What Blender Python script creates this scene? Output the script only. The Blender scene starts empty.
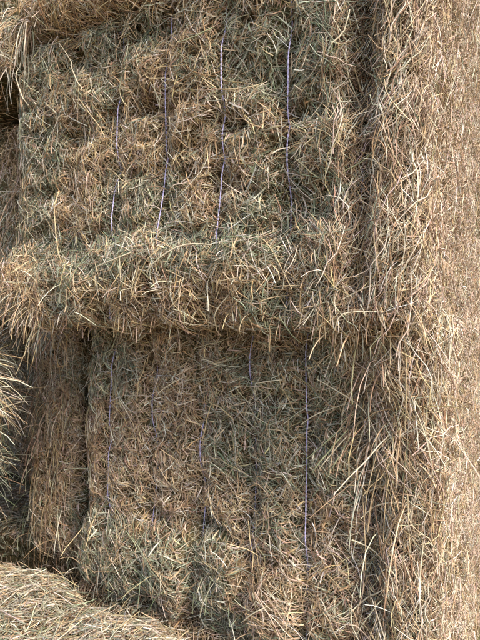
import bpy, math
import numpy as np
from mathutils import Vector

# ------------------------------------------------------------------ camera, sky, sun, exposure
scene = bpy.context.scene
col = scene.collection
cam_d = bpy.data.cameras.new("camera")
cam_d.sensor_fit = 'HORIZONTAL'
cam_d.sensor_width = 36.0
cam_d.lens = 36.0
cam_d.clip_start = 0.05
cam_d.clip_end = 500.0
cam = bpy.data.objects.new("camera", cam_d)
CAM_Z = 1.82
cam.location = (0, 0, CAM_Z)
cam.rotation_euler = (math.radians(90.0), 0, 0)
col.objects.link(cam)
scene.camera = cam

SUN_EL, SUN_AZ = math.radians(44), math.radians(140)      # azimuth clockwise from +Y
world = bpy.data.worlds.new("World")
scene.world = world
world.use_nodes = True
wn = world.node_tree
sky = wn.nodes.new("ShaderNodeTexSky")
sky.sky_type = 'NISHITA'
sky.sun_disc = False
sky.sun_elevation = SUN_EL
sky.sun_rotation = SUN_AZ
sky.air_density = 1.0
sky.dust_density = 2.4
sky.ozone_density = 1.0
bgn = wn.nodes["Background"]
bgn.inputs["Strength"].default_value = 0.11
wn.links.new(sky.outputs[0], bgn.inputs["Color"])

sun_d = bpy.data.lights.new("sun", 'SUN')
sun_d.energy = 1.5
sun_d.angle = math.radians(12)
sun_d.color = (1.0, 0.95, 0.88)
sun = bpy.data.objects.new("sun", sun_d)
to_sun = Vector((math.sin(SUN_AZ) * math.cos(SUN_EL), math.cos(SUN_AZ) * math.cos(SUN_EL), math.sin(SUN_EL)))
sun.rotation_euler = to_sun.to_track_quat('Z', 'Y').to_euler()
sun.location = (3, -2, 6)
col.objects.link(sun)

vs = scene.view_settings
vs.view_transform = 'Standard'
vs.look = 'None'
vs.exposure = 1.7
vs.gamma = 1.0
vs.use_curve_mapping = False

# ------------------------------------------------------------------ noise
_tab = np.random.RandomState(7).rand(4096).astype(np.float64)
def vnoise(p, seed=0):
    """value noise in 0..1 at points p (N,3)"""
    i = np.floor(p).astype(np.int64)
    f = p - i
    f = f * f * (3 - 2 * f)
    out = np.zeros(len(p))
    for dx in (0, 1):
        wx = f[:, 0] if dx else 1 - f[:, 0]
        for dy in (0, 1):
            wy = f[:, 1] if dy else 1 - f[:, 1]
            for dz in (0, 1):
                wz = f[:, 2] if dz else 1 - f[:, 2]
                h = ((i[:, 0] + dx) * 73856093) ^ ((i[:, 1] + dy) * 19349663) ^ ((i[:, 2] + dz) * 83492791) ^ (seed * 2654435)
                h = (h ^ (h >> 13)) * 1274126177
                out += wx * wy * wz * _tab[(h ^ (h >> 16)) & 4095]
    return out
def fbm(p, seed=0, octs=3):
    o = np.zeros(len(p)); a = 1.0; s = 0
    for k in range(octs):
        o += a * vnoise(p * 2 ** k + 11.3 * k, seed + k); s += a; a *= 0.5
    return o / s - 0.5
def sstep(a, b, x):
    t = np.clip((x - a) / (b - a), 0, 1)
    return t * t * (3 - 2 * t)
def unit(v):
    return v / np.maximum(np.linalg.norm(v, axis=-1, keepdims=True), 1e-9)

# ------------------------------------------------------------------ materials
def mat_base(name):
    m = bpy.data.materials.new(name)
    m.use_nodes = True
    return m, m.node_tree, m.node_tree.nodes["Principled BSDF"]
def straw_material():
    m, t, b = mat_base("dry_hay_straw")
    at = t.nodes.new("ShaderNodeAttribute"); at.attribute_name = "tint"
    tc = t.nodes.new("ShaderNodeTexCoord")
    n = t.nodes.new("ShaderNodeTexNoise"); n.inputs["Scale"].default_value = 55; n.inputs["Detail"].default_value = 3
    r = t.nodes.new("ShaderNodeValToRGB")
    r.color_ramp.elements[0].position = 0.32; r.color_ramp.elements[0].color = (0.55, 0.5, 0.46, 1)
    r.color_ramp.elements[1].position = 0.62; r.color_ramp.elements[1].color = (1.08, 1.05, 1.0, 1)
    mx = t.nodes.new("ShaderNodeMix"); mx.data_type = 'RGBA'; mx.blend_type = 'MULTIPLY'
    mx.inputs["Factor"].default_value = 0.8
    t.links.new(tc.outputs["Object"], n.inputs["Vector"])
    t.links.new(n.outputs["Fac"], r.inputs[0])
    t.links.new(at.outputs["Color"], mx.inputs["A"])
    t.links.new(r.outputs[0], mx.inputs["B"])
    t.links.new(mx.outputs["Result"], b.inputs["Base Color"])
    b.inputs["Roughness"].default_value = 0.55
    b.inputs["Specular IOR Level"].default_value = 0.35
    return m
def core_material():
    m, t, b = mat_base("packed_hay")
    tc = t.nodes.new("ShaderNodeTexCoord")
    n = t.nodes.new("ShaderNodeTexNoise"); n.inputs["Scale"].default_value = 90; n.inputs["Detail"].default_value = 6
    n2 = t.nodes.new("ShaderNodeTexNoise"); n2.inputs["Scale"].default_value = 5
    r = t.nodes.new("ShaderNodeValToRGB")
    r.color_ramp.elements[0].position = 0.35; r.color_ramp.elements[0].color = (0.05, 0.036, 0.022, 1)  # dark hay tone, deepened to stand for the shade between straws
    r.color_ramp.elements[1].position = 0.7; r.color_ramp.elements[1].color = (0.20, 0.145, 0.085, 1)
    r2 = t.nodes.new("ShaderNodeValToRGB")
    r2.color_ramp.elements[0].position = 0.35; r2.color_ramp.elements[0].color = (0.8, 1.0, 0.75, 1)
    r2.color_ramp.elements[1].position = 0.6; r2.color_ramp.elements[1].color = (1.05, 0.95, 0.85, 1)
    mx = t.nodes.new("ShaderNodeMix"); mx.data_type = 'RGBA'; mx.blend_type = 'MULTIPLY'; mx.inputs["Factor"].default_value = 1
    bp = t.nodes.new("ShaderNodeBump"); bp.inputs["Strength"].default_value = 0.9; bp.inputs["Distance"].default_value = 0.01
    for q in (n, n2): t.links.new(tc.outputs["Object"], q.inputs["Vector"])
    t.links.new(n.outputs["Fac"], r.inputs[0]); t.links.new(n2.outputs["Fac"], r2.inputs[0])
    t.links.new(r.outputs[0], mx.inputs["A"]); t.links.new(r2.outputs[0], mx.inputs["B"])
    t.links.new(mx.outputs["Result"], b.inputs["Base Color"])
    t.links.new(n.outputs["Fac"], bp.inputs["Height"]); t.links.new(bp.outputs[0], b.inputs["Normal"])
    b.inputs["Roughness"].default_value = 0.9
    b.inputs["Specular IOR Level"].default_value = 0.1
    return m
def twine_material():
    m, t, b = mat_base("lilac_twine")
    tc = t.nodes.new("ShaderNodeTexCoord")
    n = t.nodes.new("ShaderNodeTexNoise"); n.inputs["Scale"].default_value = 120
    r = t.nodes.new("ShaderNodeValToRGB")
    r.color_ramp.elements[0].position = 0.3; r.color_ramp.elements[0].color = (0.28, 0.24, 0.43, 1)
    r.color_ramp.elements[1].position = 0.65; r.color_ramp.elements[1].color = (0.58, 0.53, 0.74, 1)
    t.links.new(tc.outputs["Object"], n.inputs["Vector"]); t.links.new(n.outputs["Fac"], r.inputs[0])
    t.links.new(r.outputs[0], b.inputs["Base Color"])
    b.inputs["Roughness"].default_value = 0.45
    return m
def ground_material():
    m, t, b = mat_base("littered_earth")
    tc = t.nodes.new("ShaderNodeTexCoord")
    n = t.nodes.new("ShaderNodeTexNoise"); n.inputs["Scale"].default_value = 8; n.inputs["Detail"].default_value = 8
    r = t.nodes.new("ShaderNodeValToRGB")
    r.color_ramp.elements[0].color = (0.10, 0.075, 0.045, 1); r.color_ramp.elements[1].color = (0.36, 0.28, 0.17, 1)
    t.links.new(tc.outputs["Object"], n.inputs["Vector"]); t.links.new(n.outputs["Fac"], r.inputs[0])
    t.links.new(r.outputs[0], b.inputs["Base Color"]); b.inputs["Roughness"].default_value = 0.95
    return m
M_STRAW, M_CORE, M_TWINE, M_GROUND = straw_material(), core_material(), twine_material(), ground_material()

# ------------------------------------------------------------------ mesh helpers
def mesh_object(name, V, F, mat, parent=None, tint=None, smooth=True):
    """V (n,3) float; F (m,k) int, every face k corners"""
    me = bpy.data.meshes.new(name)
    n, k = F.shape
    me.vertices.add(len(V)); me.vertices.foreach_set("co", np.ascontiguousarray(V, dtype=np.float32).ravel())
    me.loops.add(n * k); me.loops.foreach_set("vertex_index", np.ascontiguousarray(F, dtype=np.int32).ravel())
    me.polygons.add(n)
    me.polygons.foreach_set("loop_start", np.arange(0, n * k, k, dtype=np.int32))
    me.update(calc_edges=True)
    if smooth:
        me.polygons.foreach_set("use_smooth", np.ones(n, dtype=bool))
    if tint is not None:
        a = me.color_attributes.new("tint", 'FLOAT_COLOR', 'POINT')
        c = np.ones((len(V), 4), dtype=np.float32); c[:, :3] = tint
        a.data.foreach_set("color", c.ravel())
    me.materials.append(mat)
    o = bpy.data.objects.new(name, me)
    col.objects.link(o)
    if parent is not None: o.parent = parent
    return o

def tubes(P, width, rng, sides=3, flat=None):
    """sweep polylines P (N,K,3) with radius width (N,) -> verts, quads"""
    N, K, _ = P.shape
    T = np.empty_like(P)
    T[:, 1:-1] = P[:, 2:] - P[:, :-2]; T[:, 0] = P[:, 1] - P[:, 0]; T[:, -1] = P[:, -1] - P[:, -2]
    T = unit(T)
    ref = unit(rng.normal(size=(N, 1, 3)))
    A = unit(np.cross(T, ref)); B = np.cross(T, A)
    u = np.linspace(0, 1, K)
    tap = (0.55 + 0.45 * np.sin(np.pi * np.clip(u * 0.92 + 0.06, 0, 1)) ** 0.5)[None, :, None]
    w = width[:, None, None] * tap
    if flat is None: flat = np.ones(N)
    fl = flat[:, None, None]
    if sides == 2:
        tw = (rng.uniform(0, 6.28, (N, 1)) + rng.normal(0, 1.2, (N, 1)) * u[None])[:, :, None]
        d = np.cos(tw) * A + np.sin(tw) * B
        R = np.stack([P - d * w, P + d * w], 2)
        idx = np.arange(N * K * 2).reshape(N, K, 2)
        F = np.stack([idx[:, :-1, 0], idx[:, :-1, 1], idx[:, 1:, 1], idx[:, 1:, 0]], -1).reshape(-1, 4)
        return R.reshape(-1, 3), F
    R = []
    for s in range(sides):
        ph = 2 * math.pi * s / sides
        R.append(P + w * (math.cos(ph) * A + math.sin(ph) * fl * B))
    R = np.stack(R, 2)
    idx = np.arange(N * K * sides).reshape(N, K, sides)
    nx = np.roll(idx, -1, axis=2)
    F = np.stack([idx[:, :-1], nx[:, :-1], nx[:, 1:], idx[:, 1:]], -1).reshape(-1, 4)
    return R.reshape(-1, 3), F

class Hay:
    """collects straws, builds them as one mesh"""
    def __init__(self, rng): self.V, self.F, self.C, self.n, self.rng = [], [], [], 0, rng
    def add(self, P, width, tint, sides=3):
        V, F = tubes(P, width, self.rng, sides)
        per = len(V) // len(P)
        self.V.append(V); self.F.append(F + self.n); self.n += len(V)
        self.C.append(np.repeat(tint, per, axis=0))
    def build(self, name, parent):
        o = mesh_object(name, np.concatenate(self.V), np.concatenate(self.F), M_STRAW, parent, np.concatenate(self.C))
        o["kind"] = "stuff"
        return o

PAL = np.array([[0.71, 0.635, 0.51],   # 0 bleached stalk
                [0.57, 0.445, 0.27],   # 1 straw
                [0.42, 0.295, 0.18],   # 2 tan
                [0.205, 0.135, 0.082], # 3 brown
                [0.18, 0.205, 0.13],   # 4 green
                [0.34, 0.345, 0.255],  # 5 grey green
                [0.52, 0.35, 0.185],   # 6 orange straw
                [0.59, 0.45, 0.35]])   # 7 pinkish tan, cut ends
def colours(rng, P, warm, green, seed, jitter=0.16, patches=()):
    """pick a palette colour per straw; greener or warmer in patches of the hay itself"""
    N = len(P)
    g = 0.32 + 4.5 * fbm(P * 5.5, seed, 2)
    for (sx, sz, rx, rz, k) in patches:
        g = g + k * np.exp(-((P[:, 0] - sx) / rx) ** 2 - ((P[:, 2] - sz) / rz) ** 2)
    g = np.clip(g, 0, 1)[:, None]
    W = np.asarray(warm)[None] * (1 - g) + np.asarray(green)[None] * g
    W = W / W.sum(1, keepdims=True)
    k = (np.cumsum(W, 1) < rng.rand(N, 1)).sum(1).clip(0, len(PAL) - 1)
    c = PAL[k] * np.exp(rng.normal(0, jitter, (N, 1))) * np.exp(rng.normal(0, 0.05, (N, 3)))
    return np.clip(c, 0.01, 0.85)
#              bleach straw tan  brown green grygr orange pink
FRONT_WARM = [0.16, 0.30, 0.24, 0.12, 0.00, 0.02, 0.13, 0.03]
FRONT_GREEN = [0.11, 0.15, 0.08, 0.10, 0.28, 0.27, 0.01, 0.00]
LOW_WARM = [0.12, 0.20, 0.30, 0.14, 0.00, 0.03, 0.05, 0.16]
LOW_GREEN = [0.09, 0.13, 0.12, 0.12, 0.24, 0.29, 0.00, 0.01]
SIDE = [0.26, 0.08, 0.16, 0.09, 0.00, 0.00, 0.01, 0.40]
SIDE_DARK = [0.12, 0.08, 0.30, 0.20, 0.00, 0.02, 0.02, 0.26]
CORNER = [0.27, 0.18, 0.24, 0.14, 0.00, 0.04, 0.02, 0.11]
ORANGE = [0.12, 0.24, 0.22, 0.12, 0.02, 0.03, 0.24, 0.01]
PALE = [0.34, 0.28, 0.12, 0.06, 0.03, 0.17, 0.00, 0.00]
PALE_GREEN = [0.26, 0.20, 0.10, 0.06, 0.10, 0.28, 0.00, 0.00]

# ------------------------------------------------------------------ the bale
class Bale:
    def __init__(self, label, W, L, H, loc, theta, seed, r=0.10, rz=0.06, bulge=0.0, bulge_top=0.25, strings=(), dents=(),
                 lump=0.045, side_grooves=(), fold_tilt=0.0, patches=(), deep=(), seam=0.0, top_dents=()):
        self.seam, self.top_dents = seam, top_dents
        self.deep = deep
        self.patches = patches
        self.W, self.L, self.H, self.r, self.rz, self.seed = W, L, H, r, rz, seed
        self.bulge, self.bulge_top, self.strings, self.dents, self.lump = bulge, bulge_top, strings, dents, lump
        self.side_grooves, self.fold_tilt = side_grooves, fold_tilt
        self.rng = np.random.RandomState(seed)
        e = bpy.data.objects.new("hay_bale", None)
        e.empty_display_size = 0.2
        e.location = loc; e.rotation_euler = (0, 0, -math.radians(theta))
        e["label"] = label; e["category"] = "hay bale"; e["group"] = "hay bales in the stack"
        col.objects.link(e)
        self.root = e
        self.theta = math.radians(theta); self.loc = np.array(loc, float)
    # world point from local
    def world(self, p):
        c, s = math.cos(self.theta), math.sin(self.theta)
        p = np.asarray(p, float)
        return np.stack([self.loc[0] + c * p[..., 0] + s * p[..., 1], self.loc[1] - s * p[..., 0] + c * p[..., 1], self.loc[2] + p[..., 2]], -1)
    def closest(self, p):
        r = self.r; k = r / self.rz          # upright edges rounder than level ones
        sc = np.array([1, 1, k])
        p = p * sc
        lo = np.array([-self.W / 2 + r, r, r]); hi = np.array([self.W / 2 - r, self.L - r, self.H * k - r])
        q = np.clip(p, lo, hi)
        d = p - q
        ln = np.linalg.norm(d, axis=1, keepdims=True)
        bad = ln[:, 0] < 1e-6
        d[bad] = (0, -1, 0); ln[bad] = 1
        n = d / ln
        return (q + n * r) / sc, unit(n * sc)
    def disp(self, q, n):
        x, z = q[:, 0], q[:, 2]
        wf = np.clip(-n[:, 1], 0, 1); ws = np.abs(n[:, 0]); wt = np.abs(n[:, 2])
        d = self.lump * fbm(q * 5.0, self.seed, 3) * (1 - 0.25 * ws * (wf < 0.5)) + 0.018 * fbm(q * 19, self.seed + 5, 2)
        # horizontal folds and pockets of the front
        fold = fbm(np.stack([x * 3.5, q[:, 1] * 3, z * 13], 1), self.seed + 9, 2)
        d += wf * 0.040 * fold
        for s in self.strings:
            ds = x - s
            d -= wf * (0.020 * np.exp(-(ds / 0.026) ** 2))
        d -= np.clip(wf * 1.3 + 0.5 * ws, 0, 1) * 0.026 * sstep(0.60, 0.80, vnoise(q * np.array([17, 17, 24]), self.seed + 13))
        for (gs, gw, gd, z0, z1) in self.deep:
            d -= wf * gd * np.exp(-((x - gs - 0.03 * fbm(np.stack([0 * z, 0 * z, z * 5], 1), self.seed + 17, 2)) / gw) ** 2) * sstep(z0 - 0.1, z0 + 0.05, z) * sstep(z1 + 0.1, z1 - 0.05, z)
        if self.bulge:
            bt = self.bulge_top + self.fold_tilt * x + 0.035 * fbm(np.stack([x * 6, 0 * x, 0 * x], 1), self.seed + 3, 2)
            prof = sstep(bt + 0.05, bt - 0.06, z) * (0.55 + 0.45 * sstep(0.0, 0.13, z))
            xs = np.clip((self.W / 2 + 0.02 - np.abs(x)) / 0.12, 0, 1)
            xs = xs * (0.20 + 0.80 * sstep(0.45, 0.10, x)) * (0.7 + 0.6 * vnoise(np.stack([x * 7, 0 * x, z * 5], 1), self.seed + 2))
            d += np.clip(wf * 1.4, 0, 1) * self.bulge * prof * xs
        for (sx, sz, rad, dep) in self.dents:
            d -= wf * dep * np.exp(-((x - sx) ** 2 + ((z - sz) * 1.4) ** 2) / rad ** 2)
        # flakes show as shallow upright grooves on the cut side
        y = q[:, 1] + 0.03 * fbm(np.stack([0 * z, 0 * z, z * 4], 1), self.seed + 21, 2)
        d -= ws * 0.016 * vnoise(q * np.array([1, 5, 5]), self.seed + 23) * np.exp(-(((y / 0.16) % 1.0 - 0.5) / 0.10) ** 2) * (wf < 0.7)
        for (gy, z0, z1, gw, dep) in self.side_grooves:
            d -= ws * dep * np.exp(-((y - gy) / gw) ** 2) * sstep(z0 - 0.06, z0 + 0.04, z) * sstep(z1 + 0.06, z1 - 0.04, z)
        d += ws * (wf < 0.5) * (0.05 * fbm(q * np.array([1, 6, 7]), self.seed + 33, 2) - 0.045 * sstep(0.68, 0.86, vnoise(q * np.array([1, 9, 13]), self.seed + 35)))
        d += np.clip(-n[:, 2] * 1.5, 0, 1) * 0.09 * fbm(q * np.array([6.5, 4, 1]), self.seed + 27, 2)      # uneven underside
        if self.seam: d -= ws * self.seam * np.exp(-((z - self.H) / 0.045) ** 2)
        for (tx, ty, rad, dep) in self.top_dents:
            d -= wt * dep * np.exp(-((x - tx) ** 2 + (q[:, 1] - ty) ** 2) / rad ** 2)
        return d
    def surf(self, p, off=0.0):
        q, n = self.closest(p)
        return q + n * (self.disp(q, n) + off)[:, None], n
    def core(self, step=0.02):
        W, L, H = self.W, self.L, self.H
        V, F, n0 = [], [], 0
        def grid(fn, a, b):
            nonlocal n0
            na, nb = max(3, int(a / step)), max(3, int(b / step))
            A, B = np.meshgrid(np.linspace(0, 1, na + 1), np.linspace(0, 1, nb + 1), indexing='ij')
            V.append(fn(A.ravel(), B.ravel()))
            i = np.arange((na + 1) * (nb + 1)).reshape(na + 1, nb + 1) + n0
            F.append(np.stack([i[:-1, :-1], i[1:, :-1], i[1:, 1:], i[:-1, 1:]], -1).reshape(-1, 4))
            n0 += (na + 1) * (nb + 1)
        st = lambda *a: np.stack(np.broadcast_arrays(*a), 1)
        grid(lambda a, b: st((a - .5) * W, 0.0, b * H), W, H)
        grid(lambda a, b: st((.5 - a) * W, L, b * H), W, H)
        grid(lambda a, b: st(W / 2, a * L, b * H), L, H)
        grid(lambda a, b: st(-W / 2, (1 - a) * L, b * H), L, H)
        grid(lambda a, b: st((a - .5) * W, b * L, H), W, L)
        grid(lambda a, b: st((.5 - a) * W, b * L, 0.0), W, L)
        P = np.concatenate(V)
        Q, nrm = self.surf(P, -0.034)
        Q += nrm * (0.02 * fbm(P * 45, self.seed + 40, 2))[:, None]
        return mesh_object("packed_core", Q, np.concatenate(F), M_CORE, self.root)
    # --- choosing where straws lie
    def sample(self, face, n, a=(0, 1), b=(0, 1)):
        r = self.rng
        u = a[0] + (a[1] - a[0]) * r.rand(n); v = b[0] + (b[1] - b[0]) * r.rand(n)
        W, L, H = self.W, self.L, self.H
        z = np.zeros(n)
        if face == 'front': p = np.stack([(u - .5) * W, z, v * H], 1)
        elif face == 'right': p = np.stack([z + W / 2, u * L, v * H], 1)
        elif face == 'left': p = np.stack([z - W / 2, u * L, v * H], 1)
        elif face == 'top': p = np.stack([(u - .5) * W, v * L, z + H], 1)
        elif face == 'bottom': p = np.stack([(u - .5) * W, v * L, z], 1)
        elif face == 'corner':        # the upright edge between front and right side; u runs round it
            ang = (u - 0.25) * math.pi / 2 * 1.0
            rr = self.r
            p = np.stack([self.W / 2 - rr + rr * np.sin(ang), rr - rr * np.cos(ang), v * H], 1)
        return self.closest(p)
    def lay(self, hay, face, n, length, width, pal, a=(0, 1), b=(0, 1), K=4, off=(-0.018, 0.008), stiff=(0.0, 0.7), tilt=0.12,
            curl=0.25, align=0.75, upright=None, sides=3, spread=0.8, green=None, jitter=0.16, fine=13.0, bow=0.0, wild=0.5):
        r = self.rng
        c, nr = self.sample(face, n, a, b)
        # local frame: e1 along the horizontal of the surface, e2 upward on it
        up = np.where(np.abs(nr[:, 2:3]) > 0.8, np.array([[0, 1.0, 0]]), np.array([[0, 0, 1.0]]))
        e1 = unit(np.cross(up, nr)); e2 = np.cross(nr, e1)
        if upright is None:
            ang = (fbm(c * fine, self.seed + 60, 2)) * 14 * align + r.normal(0, spread, n)
            ang = np.where(r.rand(n) < wild, r.uniform(0, math.pi, n), ang)
        else:
            ang = math.pi / 2 + r.normal(upright[0], upright[1], n)
        t = unit(np.cos(ang)[:, None] * e1 + np.sin(ang)[:, None] * e2)
        L = np.exp(r.uniform(math.log(length[0]), math.log(length[1]), n))
        w = r.uniform(width[0], width[1], n) / 2
        o = r.uniform(off[0], off[1], n)
        if face == 'front':
            for sv in self.strings: o = np.where(np.abs(c[:, 0] - sv - 0.005) < 0.013, o - 0.012, o)
        u = np.linspace(-0.5, 0.5, K)
        side = np.cross(nr, t)
        cu = r.normal(0, curl, n)
        kink = r.normal(0, 0.06, (n, K))
        tl = r.normal(0, tilt, n)
        st = r.uniform(stiff[0], stiff[1], n)
        bw = np.abs(r.normal(0, bow, n)) if bow else np.zeros(n)
        line = c[:, None] + t[:, None] * (u[None] * L[:, None])[..., None] \
            + side[:, None] * ((cu[:, None] * (u ** 2 - 0.08)[None] + kink * (0.25 if K < 5 else 0.38)) * L[:, None])[..., None]
        q, qn = self.closest(line.reshape(-1, 3))
        d = self.disp(q, qn)
        drape = (q + qn * (d + np.repeat(o, K))[:, None]).reshape(n, K, 3)
        cq, cn = self.closest(c.copy())
        base = nr * (self.disp(cq, cn) + o)[:, None]
        rigid = line + base[:, None] + nr[:, None] * ((tl[:, None] * u[None] + bw[:, None] * (0.25 - u ** 2)[None] * 1.5) * L[:, None])[..., None]
        P = drape * (1 - st)[:, None, None] + rigid * st[:, None, None]
        hay.add(P, w, colours(r, c, pal, pal if green is None else green, self.seed + 80, jitter, self.patches), sides)
    def hang(self, hay, face, n, length, width, pal, a=(0, 1), b=(0, 1), K=5, out=0.5, droop=1.0, sides=3, off=0.0, lean=(0, 0), green=None):
        """loose straws that leave the surface and hang"""
        r = self.rng
        c, nr = self.sample(face, n, a, b)
        cq, cn = self.closest(c.copy())
        p0 = c + nr * (self.disp(cq, cn) + off)[:, None]
        L = r.uniform(length[0], length[1], n)
        d0 = unit(nr * np.abs(r.normal(out, 0.3, n))[:, None] + r.normal(0, 0.55, (n, 3)) + np.array([lean[0], 0, lean[1]]))
        g = np.clip(r.normal(droop, 0.35, n), 0.1, 2)
        P = [p0]; d = d0
        h = L / (K - 1)
        for k in range(1, K):
            d = unit(d + np.array([0, 0, -1.0]) * (g * 0.75)[:, None] + r.normal(0, 0.10, (n, 3)))
            P.append(P[-1] + d * h[:, None])
        hay.add(np.stack(P, 1), r.uniform(width[0], width[1], n) / 2, colours(r, c, pal, pal if green is None else green, self.seed + 80, 0.16, self.patches), sides)
    def twine(self, s, ranges, wobble=0.0008, sink=0.010, rise=0.008):
        """lilac twine down the front face; ranges: (z0, z1) where it lies on top of the hay"""
        r = self.rng
        K = 150
        z = np.linspace(self.H - 0.02, 0.02, K)
        x = s + wobble * np.cumsum(r.normal(0, 0.16, K)) * 0.5
        x -= np.linspace(0, x[-1] - s, K)
        q, n = self.closest(np.stack([x, 0 * z, z], 1))
        vis = np.zeros(K)
        for z0, z1 in ranges: vis = np.maximum(vis, sstep(z0 - 0.08, z0 + 0.03, z) * sstep(z1 + 0.08, z1 - 0.03, z))
        d = self.disp(q, n)
        ker = np.hanning(91); ker /= ker.sum()
        d = np.convolve(np.pad(d, 45, mode='edge'), ker, mode='valid')
        C = q + n * (d - sink + (rise + sink) * vis)[:, None]
        VV, FF, n0 = [], [], 0
        for k in range(2):      # two twisted plies
            ph = z * 260 + k * math.pi
            P = C + 0.0009 * np.stack([np.cos(ph), np.sin(ph), 0 * ph], 1)
            V, F = tubes(P[None], np.array([0.00105]), r, 5)
            VV.append(V); FF.append(F + n0); n0 += len(V)
        return mesh_object("twine", np.concatenate(VV), np.concatenate(FF), M_TWINE, self.root)
    def stalk(self, pts, width, tint):
        """one long stalk that can be picked out: local points (x, out, z); out = height above the hay of the front"""
        pts = np.array(pts, float)
        K = 9
        t = np.linspace(0, len(pts) - 1, K)
        x, o, z = [np.interp(t, np.arange(len(pts)), pts[:, i]) for i in range(3)]
        for _ in range(2):
            for v in (x, o, z): v[1:-1] = 0.25 * v[:-2] + 0.5 * v[1:-1] + 0.25 * v[2:]
        q, n = self.closest(np.stack([x, 0 * x, z], 1))
        d = self.disp(q, n)
        d = np.full(K, d.mean()) * 0.6 + d * 0.4
        P = q + n * (d + o)[:, None]
        V, F = tubes(P[None], np.array([width * 0.39]), self.rng, 5)
        return mesh_object("stalk", V, F, M_STRAW, self.root, np.repeat(np.array([tint]), len(V), 0))

def px_local(B, x, y):
    """where the line of sight through photo pixel (x, y) meets the bale's front: local (s, z) - used to copy measured positions"""
    k = (x - 240) / 480.0
    c, s = math.cos(B.theta), math.sin(B.theta)
    S = (k * B.loc[1] - B.loc[0]) / (c + k * s)
    Z = B.loc[1] - S * s
    return S, CAM_Z + (320 - y) / 480.0 * Z - B.loc[2]

# ------------------------------------------------------------------ ground
mesh = mesh_object("ground", np.array([[-60, -60, 0], [60, -60, 0], [60, 60, 0], [-60, 60, 0]], float), np.array([[0, 1, 2, 3]]), M_GROUND)
mesh["kind"] = "structure"

def shaded_litter(p):
    """leafy chaff between the stalks: browner leaf, darkened further to stand for shade deep in the mat"""
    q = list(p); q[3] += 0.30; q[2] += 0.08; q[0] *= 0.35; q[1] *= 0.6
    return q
def stems(p):
    q = list(p); q[0] += 0.16; q[3] *= 0.5
    return q
def coat(B, hay, face, dens, pal, green, a=(0, 1), b=(0, 1), wild=0.5):
    """the usual mat: shade-darkened leafy chaff, flat blades, stalks"""
    W = {'front': B.W, 'right': B.L, 'left': B.L, 'top': B.W, 'bottom': B.W, 'corner': B.r * 1.6}[face] * (a[1] - a[0])
    H = (B.L if face in ('top', 'bottom') else B.H) * (b[1] - b[0])
    n = int(dens * W * H)
    B.lay(hay, face, int(n * 0.60), (0.010, 0.040), (0.0014, 0.0040), shaded_litter(pal), a, b, K=3, off=(-0.026, -0.001), stiff=(0, 0.8), tilt=0.3, sides=2, green=shaded_litter(green), wild=wild)
    B.lay(hay, face, int(n * 0.22), (0.025, 0.08), (0.0018, 0.0044), pal, a, b, K=4, off=(-0.024, 0.004), stiff=(0, 0.6), curl=0.4, sides=2, green=green, wild=wild)
    B.lay(hay, face, int(n * 0.46), (0.02, 0.07), (0.0009, 0.0022), stems(pal), a, b, K=3, off=(-0.016, 0.007), stiff=(0.15, 0.9), tilt=0.16, curl=0.15, green=stems(green), wild=wild, jitter=0.22)
    B.lay(hay, face, int(n * 0.05), (0.05, 0.13), (0.0012, 0.0028), stems(pal), a, b, K=5, off=(-0.004, 0.011), stiff=(0.4, 1.0), tilt=0.16, curl=0.2, green=stems(green), jitter=0.22, wild=wild)

def cut_side(B, hay, n, a, b=(0, 1)):
    for k, (e, m) in enumerate(((0.05, 450), (0.15, 450), (0.8, 900))):
        B.lay(hay, 'right', m, (0.03, 0.12), (0.0013, 0.003), CORNER, (0.0, e), b, K=4, off=(-0.006, 0.012), stiff=(0.3, 1), tilt=0.2, upright=(0, 0.7))
    """the sawn flank: a nap of short cut ends"""
    B.lay(hay, 'right', int(n * 0.75), (0.006, 0.022), (0.0014, 0.0034), SIDE, a, b, K=2, off=(-0.016, 0.004), stiff=(0.6, 1), tilt=0.9, spread=2.0, jitter=0.28, green=SIDE_DARK)
    B.lay(hay, 'right', int(n * 0.25), (0.015, 0.06), (0.0013, 0.0028), SIDE, a, b, K=3, off=(-0.008, 0.010), stiff=(0.3, 1), tilt=0.4, spread=2.0, jitter=0.25, green=SIDE_DARK)

def beside(B, dx, dy, z):
    """world place of a point given in another bale's frame"""
    w = B.world(np.array([dx, dy, 0.0]))
    return (float(w[0]), float(w[1]), z)
def place(x, y, theta, ds):
    t = math.radians(theta)
    return x + ds * math.cos(t), y - ds * math.sin(t)

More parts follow.
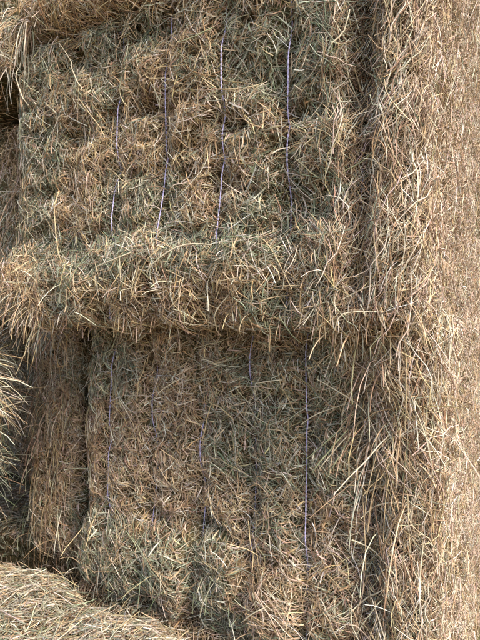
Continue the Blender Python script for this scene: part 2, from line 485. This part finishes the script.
# ================================================================== upper bale
ux, uy = place(-0.145, 1.303, 31, -0.095)      # keeps the twines where they were measured
U = Bale("large upper bale with five lilac twines and a shaggy green fold along its bottom", 1.41, 2.4, 0.965,
         (ux, uy, 1.80), 31, 11, r=0.11, rz=0.03, bulge=0.07, seam=0.09, bulge_top=0.235,
         strings=(-0.38, -0.19, 0.0, 0.20, 0.385, 0.565), lump=0.036, patches=((0.575, 0.75, 0.055, 0.3, 2.5), (-0.3, 0.22, 0.3, 0.06, 0.8), (-0.05, 0.6, 0.09, 0.06, 0.9), (0.42, 0.28, 0.10, 0.08, 1.0), (-0.05, 0.86, 0.16, 0.05, 1.2), (0.1, 0.12, 0.6, 0.04, -0.8)),
         dents=((-0.075, 0.655, 0.04, 0.10), (0.25, 0.52, 0.03, 0.05), (-0.5, 0.45, 0.035, 0.06), (0.08, 0.42, 0.03, 0.05), (-0.33, 0.62, 0.03, 0.05), (0.42, 0.52, 0.03, 0.06), (-0.04, 0.88, 0.12, 0.03), (0.50, 0.80, 0.08, 0.05), (-0.27, 0.84, 0.09, 0.03), (0.46, 0.30, 0.09, 0.05)),
         side_grooves=((1.38, 0.40, 0.62, 0.10, 0.10), (0.8, 0.62, 0.8, 0.05, 0.05)), deep=((0.575, 0.042, 0.085, 0.50, 1.0), (0.575, 0.03, 0.03, 0.1, 0.4)))
U.core(0.017)
h = Hay(U.rng)
coat(U, h, 'front', 24000, FRONT_WARM, FRONT_GREEN)
U.lay(h, 'front', 1700, (0.035, 0.10), (0.0018, 0.0034), FRONT_WARM, b=(0.0, 0.30), a=(0.0, 0.85), K=4, off=(-0.01, 0.018), stiff=(0.5, 1), tilt=0.35, curl=0.25, green=FRONT_GREEN, wild=0.8)
h.build("straw_cover", U.root)
h = Hay(U.rng)
U.lay(h, 'corner', 1500, (0.05, 0.17), (0.0013, 0.003), CORNER, a=(-0.3, 1.0), K=6, off=(-0.01, 0.022), stiff=(0.2, 1), tilt=0.15, curl=0.5, upright=(-0.15, 0.5), bow=0.15)
U.lay(h, 'corner', 3600, (0.02, 0.085), (0.0012, 0.003), shaded_litter(CORNER), a=(-0.4, 1.15), K=4, off=(-0.02, 0.01), stiff=(0.2, 1), tilt=0.3, spread=1.5)  # browner chaff also paints shade into the corner's hollows
U.lay(h, 'corner', 230, (0.14, 0.28), (0.0016, 0.0032), CORNER, a=(-0.25, 0.8), K=7, off=(-0.01, 0.02), stiff=(0.3, 0.9), tilt=0.12, curl=0.3, upright=(-0.3, 0.35), bow=0.2)
U.lay(h, 'corner', 700, (0.04, 0.14), (0.0012, 0.0028), FRONT_GREEN, a=(-1.0, -0.2), K=4, off=(-0.01, 0.02), stiff=(0.6, 1), tilt=0.2, upright=(0.3, 0.7))
U.hang(h, 'corner', 60, (0.04, 0.12), (0.0014, 0.003), CORNER, a=(-0.6, 0.7), b=(0.0, 0.14), out=0.3, droop=0.7)
U.lay(h, 'corner', 420, (0.03, 0.10), (0.0014, 0.003), CORNER, a=(-0.8, 0.9), b=(-0.08, 0.10), K=5, off=(-0.01, 0.03), stiff=(0.6, 1), tilt=0.3, upright=(0, 0.7))
h.build("corner_straw", U.root)
h = Hay(U.rng)
cut_side(U, h, 28000, (0.02, 1.0))
h.build("cut_flank", U.root)
h = Hay(U.rng)
U.hang(h, 'front', 150, (0.03, 0.11), (0.0016, 0.0034), FRONT_WARM, a=(0.0, 0.85), b=(0.03, 0.27), out=0.5, droop=0.5, green=FRONT_GREEN)
U.hang(h, 'front', 260, (0.03, 0.17), (0.0012, 0.003), FRONT_WARM, a=(0.0, 0.2), b=(0.0, 0.22), out=0.2, droop=0.7, lean=(-0.15, 0))
U.hang(h, 'front', 120, (0.02, 0.07), (0.0014, 0.003), LOW_WARM, a=(0.15, 1.0), b=(0.0, 0.06), out=0.3, droop=0.9)
h.build("loose_fringe", U.root)
zr = lambda B, s_px, *rr: [tuple(sorted((px_local(B, s_px, a)[1], px_local(B, s_px, b)[1]))) for a, b in rr]
U.twine(-0.19, zr(U, 110, (100, 150), (185, 225)), sink=0.020)
U.twine(0.0, zr(U, 163, (62, 150), (160, 240)), sink=0.020)
U.twine(0.20, zr(U, 222, (40, 90), (125, 145), (165, 247)), sink=0.020)
U.twine(0.385, zr(U, 290, (40, 110), (130, 168)), sink=0.020)
U.twine(0.565, zr(U, 360, (120, 200)), sink=0.020)

# ================================================================== lower bale
LB = Bale("large lower bale set back under the upper one, brownish face with faint lilac twines", 1.2, 2.4, 0.935,
          (-0.06, 1.415, 0.90), 30.5, 23, r=0.11, rz=0.03, bulge=0.06, bulge_top=0.24,
          strings=(-0.4625, -0.2775, -0.0925, 0.0925, 0.27, 0.44), lump=0.04, patches=((-0.4, 0.2, 0.2, 0.08, 1.0), (-0.08, 0.12, 0.06, 0.08, 1.0), (-0.02, 0.62, 0.06, 0.05, 0.8), (0.35, 0.5, 0.07, 0.07, 0.7), (-0.35, 0.6, 0.15, 0.15, -0.8)),
          dents=((0.50, 0.88, 0.17, -0.075), (0.0, 0.05, 0.08, 0.05), (0.45, 0.5, 0.07, 0.03), (-0.05, 0.3, 0.06, 0.03)),
          side_grooves=((0.43, 0.12, 0.2, 0.045, 0.11), (1.2, 0.2, 0.8, 0.05, 0.03)), deep=((0.43, 0.035, 0.04, 0.0, 0.9), (-0.0925, 0.03, 0.03, 0.0, 0.3)))
LB.core(0.017)
h = Hay(LB.rng)
coat(LB, h, 'front', 22000, LOW_WARM, LOW_GREEN)
h.build("straw_cover", LB.root)
h = Hay(LB.rng)
LB.lay(h, 'corner', 1600, (0.05, 0.17), (0.0013, 0.003), CORNER, a=(-0.3, 1.0), K=6, off=(-0.01, 0.024), stiff=(0.2, 1), tilt=0.15, curl=0.5, upright=(0.1, 0.6), bow=0.15)
LB.lay(h, 'corner', 3600, (0.02, 0.085), (0.0012, 0.003), shaded_litter(CORNER), a=(-0.4, 1.15), K=4, off=(-0.02, 0.01), stiff=(0.2, 1), tilt=0.3, spread=1.5)
LB.lay(h, 'corner', 240, (0.14, 0.28), (0.0016, 0.0032), CORNER, a=(-0.25, 0.8), K=7, off=(-0.01, 0.022), stiff=(0.3, 0.9), tilt=0.12, curl=0.3, upright=(0.2, 0.4), bow=0.2)
LB.lay(h, 'corner', 500, (0.05, 0.16), (0.0013, 0.0028), CORNER, a=(-0.8, 0.9), b=(0.88, 1.08), K=5, off=(-0.01, 0.03), stiff=(0.6, 1), tilt=0.25, upright=(0, 0.5))
LB.hang(h, 'corner', 110, (0.1, 0.25), (0.0018, 0.0036), CORNER, a=(-0.3, 0.6), b=(0.4, 1.0), out=0.5, droop=0.7)
h.build("corner_straw", LB.root)
h = Hay(LB.rng)
LB.lay(h, 'right', 1500, (0.02, 0.09), (0.0016, 0.003), SIDE, (0.02, 1), (0.94, 1.0), K=4, off=(0.0, 0.02), stiff=(0.6, 1), tilt=0.3, spread=2)
cut_side(LB, h, 28000, (0.02, 1.0))
h.build("cut_flank", LB.root)
h = Hay(LB.rng)
LB.hang(h, 'front', 200, (0.05, 0.12), (0.0016, 0.0032), LOW_WARM, b=(0.02, 0.28), out=0.45, droop=0.5, green=LOW_GREEN)
h.build("loose_fringe", LB.root)
LB.twine(-0.4625, zr(LB, 112, (360, 430), (450, 500)), sink=0.026, rise=0.004)
LB.twine(-0.2775, zr(LB, 150, (395, 425)), sink=0.026, rise=0.004)
LB.twine(-0.0925, zr(LB, 196, (440, 470)), sink=0.026, rise=0.004)
LB.twine(0.0925, zr(LB, 247, (350, 380)), sink=0.026, rise=0.004)
LB.twine(0.27, zr(LB, 300, (345, 415), (425, 545)), sink=0.022, rise=0.008)
LB.twine(0.44, zr(LB, 350, (430, 450)), sink=0.026, rise=0.004)

# ================================================================== bale on top
T = Bale("orange tinged bale on top of the upper twined bale, only its ragged underside showing", 1.36, 2.4, 0.9,
         beside(U, 0.02, -0.02, 2.755), 31, 31, r=0.10, rz=0.045, strings=(-0.3, 0.0, 0.3), lump=0.06)
T.root.rotation_euler[1] = math.radians(4.0)       # it has settled lower at the right
T.core(0.025)
h = Hay(T.rng)
coat(T, h, 'front', 13000, ORANGE, ORANGE, b=(0, 0.22))
coat(T, h, 'front', 1500, ORANGE, ORANGE, b=(0.22, 1))
coat(T, h, 'bottom', 10000, ORANGE, ORANGE, b=(0, 0.06))
cut_side(T, h, 11000, (0.2, 1.0), (0, 0.45))
h.build("straw_cover", T.root)
h = Hay(T.rng)
T.hang(h, 'front', 130, (0.03, 0.10), (0.0016, 0.0034), ORANGE, b=(0, 0.08), out=0.3, droop=0.35)
T.lay(h, 'front', 900, (0.04, 0.13), (0.0016, 0.0034), ORANGE, a=(0.1, 0.8), b=(-0.08, 0.10), K=5, off=(-0.01, 0.03), stiff=(0.6, 1), tilt=0.4, wild=0.9)
T.hang(h, 'front', 60, (0.10, 0.25), (0.002, 0.004), PALE, a=(0, 0.06), b=(0, 0.12), out=0.4, droop=0.8)
h.build("loose_fringe", T.root)

NT = Bale("bale in the top left corner trailing long pale straws", 1.2, 1.4, 0.9, beside(U, -1.36, 0.04, 2.75), 31, 37, r=0.1, lump=0.07)
NT.core(0.03)
h = Hay(NT.rng)
coat(NT, h, 'front', 9000, PALE, ORANGE, a=(0.3, 1), b=(0, 0.4))
NT.hang(h, 'front', 110, (0.08, 0.28), (0.0018, 0.0038), PALE, a=(0.6, 1), b=(0, 0.2), out=0.45, droop=0.45)
coat(NT, h, 'front', 2500, ORANGE, ORANGE, a=(0, 0.3))
coat(NT, h, 'bottom', 2500, ORANGE, LOW_GREEN, b=(0, 0.5))
h.build("straw_cover", NT.root)

# ================================================================== neighbours on the left
NU = Bale("shadowed bale in the dark gap left of the upper twined bale", 1.2, 1.4, 0.915, beside(U, -1.34, 0.24, 1.79), 31, 41, r=0.1, rz=0.05)
NU.core(0.03)
h = Hay(NU.rng)
coat(NU, h, 'front', 7000, LOW_WARM, LOW_GREEN, a=(0.5, 1))
NU.hang(h, 'front', 160, (0.1, 0.35), (0.0016, 0.0035), LOW_WARM, a=(0.7, 1), b=(0.3, 1.0), out=0.3, droop=0.9)
coat(NU, h, 'front', 3000, LOW_WARM, LOW_GREEN, a=(0, 0.5))
h.build("straw_cover", NU.root)

NL = Bale("narrow ragged dim bale with hanging strands just left of the lower twined bale", 0.33, 2.0, 0.93, beside(LB, -0.87, 0.09, 0.90), 30.5, 43, r=0.09, lump=0.07)
NL.core(0.025)
h = Hay(NL.rng)
coat(NL, h, 'front', 20000, LOW_WARM, LOW_GREEN)
coat(NL, h, 'right', 6000, LOW_WARM, LOW_GREEN, a=(0, 0.15))
NL.hang(h, 'front', 260, (0.06, 0.2), (0.0014, 0.003), LOW_WARM, a=(0.0, 1), out=0.3, droop=1.1, green=LOW_GREEN)
h.build("straw_cover", NL.root)

DK = Bale("dark bale deep in the hollow at the left edge, behind the pale tuft", 1.7, 1.4, 0.99, beside(LB, -1.87, 0.62, 0.84), 30.5, 45, r=0.12, rz=0.05, lump=0.07)
DK.core(0.03)
h = Hay(DK.rng)
coat(DK, h, 'front', 13000, shaded_litter(LOW_WARM), shaded_litter(LOW_GREEN), a=(0.35, 1))  # darkened palette paints the hollow's shade into this bale's straw
DK.hang(h, 'front', 200, (0.08, 0.2), (0.0014, 0.003), LOW_WARM, a=(0.4, 1), out=0.4, droop=0.7)
h.build("straw_cover", DK.root)

ED = Bale("bale cut off by the left edge, only its tuft of bleached straw poking in", 0.8, 0.9, 0.86, (-1.185, 1.30, 0.93), -20, 47, r=0.12, rz=0.12, lump=0.07)
ED.core(0.03)
h = Hay(ED.rng)
coat(ED, h, 'front', 5000, PALE, PALE_GREEN, a=(0.5, 1))
coat(ED, h, 'right', 9000, PALE, PALE_GREEN, a=(0, 0.6))
h.build("straw_cover", ED.root)
h = Hay(ED.rng)
ED.hang(h, 'right', 230, (0.07, 0.22), (0.0016, 0.004), PALE, a=(0.0, 0.6), b=(0.62, 0.95), out=0.8, droop=0.35)
ED.hang(h, 'right', 120, (0.06, 0.16), (0.0014, 0.003), LOW_GREEN, a=(0.0, 0.6), b=(0.3, 0.65), out=0.8, droop=0.4)
h.build("loose_tuft", ED.root)

# ================================================================== bottom tier
F = Bale("pale foreground bale seen from above in the bottom left corner", 1.3, 1.6, 0.95, (-1.40, 0.33, 0.0), 35, 53, r=0.18, rz=0.13, lump=0.13, top_dents=((-0.55, 1.5, 0.24, 0.09), (0.1, 1.45, 0.1, 0.03)))
F.core(0.02)
h = Hay(F.rng)
coat(F, h, 'top', 20000, PALE, PALE_GREEN, b=(0.55, 1), wild=0.8)
F.lay(h, 'top', 500, (0.05, 0.16), (0.002, 0.004), PALE, b=(0.5, 1), K=5, off=(0.0, 0.02), stiff=(0.6, 1), tilt=0.35, wild=1.0)
coat(F, h, 'right', 4000, PALE, PALE_GREEN, a=(0.5, 1), b=(0.5, 1))
coat(F, h, 'left', 2000, PALE, PALE_GREEN, a=(0.5, 1), b=(0.7, 1))
h.build("straw_cover", F.root)

G = Bale("bottom bale under the lower twined one, its top cropped by the picture's lower edge", 1.24, 2.4, 0.905, beside(LB, -0.015, -0.05, 0.0), 30.5, 59, r=0.08, rz=0.05, strings=(-0.27, -0.09, 0.09, 0.27))
G.core(0.025)
h = Hay(G.rng)
coat(G, h, 'front', 9000, LOW_WARM, LOW_GREEN, b=(0.75, 1))
cut_side(G, h, 11000, (0.0, 1.0), (0.55, 1))
coat(G, h, 'top', 12000, LOW_WARM, LOW_GREEN, b=(0, 0.08))
G.hang(h, 'front', 120, (0.06, 0.16), (0.0016, 0.0034), LOW_WARM, b=(0.85, 1), out=0.5, droop=0.5)
h.build("straw_cover", G.root)

GL = Bale("bottom bale barely seen in the black hollow behind the foreground bale", 1.8, 2.0, 0.885, beside(LB, -1.55, 0.12, 0.0), 30.5, 61, r=0.08)
GL.core(0.03)
h = Hay(GL.rng)
coat(GL, h, 'front', 4000, LOW_WARM, LOW_GREEN, a=(0.4, 1), b=(0.6, 1))
coat(GL, h, 'top', 7000, LOW_WARM, LOW_GREEN, a=(0.4, 1), b=(0, 0.2))
h.build("straw_cover", GL.root)

# ------------------------------------------------------------------ stalks that can be picked out one by one
C_P, C_S, C_G, C_T = (0.68, 0.60, 0.43), (0.55, 0.43, 0.25), (0.36, 0.38, 0.22), (0.42, 0.30, 0.17)
def stalks(B, rows):
    for pts, w, c in rows:
        B.stalk([(*(lambda s: (s[0], o, s[1]))(px_local(B, x, y)),) for x, y, o in pts], w, c)
stalks(U, [
    ([(347, 5, .03), (345, 22, .03), (330, 45, .025), (315, 68, .012)], .005, C_P),
    ([(345, 52, .02), (350, 75, .03), (356, 86, .02)], .005, C_S),
    ([(372, 150, .02), (352, 165, .025), (332, 178, .02)], .004, C_G),
    ([(312, 215, .02), (338, 242, .02), (352, 255, .02)], .003, C_S),
    ([(262, 236, .02), (278, 250, .025), (298, 290, .03)], .003, C_S),
    ([(300, 235, .02), (320, 238, .02), (342, 234, .02)], .003, C_S),
    ([(345, 300, .03), (365, 288, .03), (390, 284, .02)], .004, C_P),
    ([(336, 320, .03), (352, 312, .03), (385, 312, .02)], .004, C_P),
    ([(120, 270, .03), (145, 261, .035), (155, 256, .03)], .005, C_P),
    ([(150, 300, .03), (160, 272, .035), (178, 250, .03)], .004, C_S),
    ([(165, 275, .03), (185, 255, .035), (205, 246, .03), (225, 248, .02)], .005, C_P),
    ([(60, 195, .02), (68, 240, .06), (72, 270, .03)], .004, C_S),
    ([(215, 330, .03), (222, 312, .03), (240, 290, .02)], .004, C_P),
    ([(62, 45, .02), (78, 78, .02), (86, 92, .02)], .004, C_P),
    ([(82, 100, .02), (92, 115, .02), (105, 138, .015)], .004, C_S),
    ([(150, 80, .015), (165, 78, .02), (185, 86, .015)], .003, C_S),
    ([(205, 80, .02), (222, 92, .02), (240, 90, .015)], .004, C_S),
    ([(15, 60, .03), (22, 85, .03), (28, 105, .02)], .005, C_P),
    ([(180, 45, .015), (200, 40, .02), (216, 28, .015)], .004, C_G),
    ([(92, 300, .02), (95, 275, .03), (108, 252, .02)], .004, C_G),
])
stalks(LB, [
    ([(322, 378, .03), (345, 390, .03), (368, 412, .03), (384, 446, .02)], .004, C_P),
    ([(300, 425, .02), (318, 413, .025), (345, 404, .02)], .004, C_P),
    ([(316, 470, .02), (330, 452, .03), (350, 428, .02)], .005, C_G),
    ([(322, 468, .02), (336, 450, .03), (352, 432, .02)], .004, C_P),
    ([(308, 458, .02), (325, 444, .03), (345, 426, .02)], .004, C_G),
    ([(330, 476, .02), (341, 458, .03), (352, 436, .02)], .004, C_G),
    ([(258, 383, .015), (275, 380, .02), (286, 379, .015)], .004, C_P),
    ([(295, 412, .015), (284, 386, .02), (280, 365, .015)], .003, C_S),
    ([(156, 398, .02), (170, 386, .025), (190, 375, .02)], .004, C_P),
    ([(138, 400, .015), (141, 380, .02), (146, 360, .015)], .004, C_S),
    ([(360, 520, .03), (372, 508, .04), (390, 502, .03), (406, 504, .02)], .005, C_P),
    ([(352, 540, .03), (372, 552, .04), (392, 570, .03), (402, 590, .02)], .005, C_P),
    ([(345, 615, .02), (370, 598, .03), (385, 588, .02)], .005, C_P),
    ([(255, 608, .02), (268, 596, .03), (282, 590, .02)], .004, C_P),
    ([(345, 486, .02), (365, 489, .03), (398, 486, .02)], .004, C_S),
    ([(352, 500, .02), (375, 492, .03), (390, 480, .02)], .004, C_P),
    ([(200, 440, .015), (205, 415, .02), (212, 402, .015)], .004, C_S),
    ([(210, 402, .015), (225, 408, .02), (235, 420, .015)], .003, C_S),
    ([(250, 520, .02), (253, 545, .02), (256, 575, .015)], .004, C_S),
    ([(428, 545, .02), (424, 570, .03), (424, 595, .02)], .005, C_P),
])
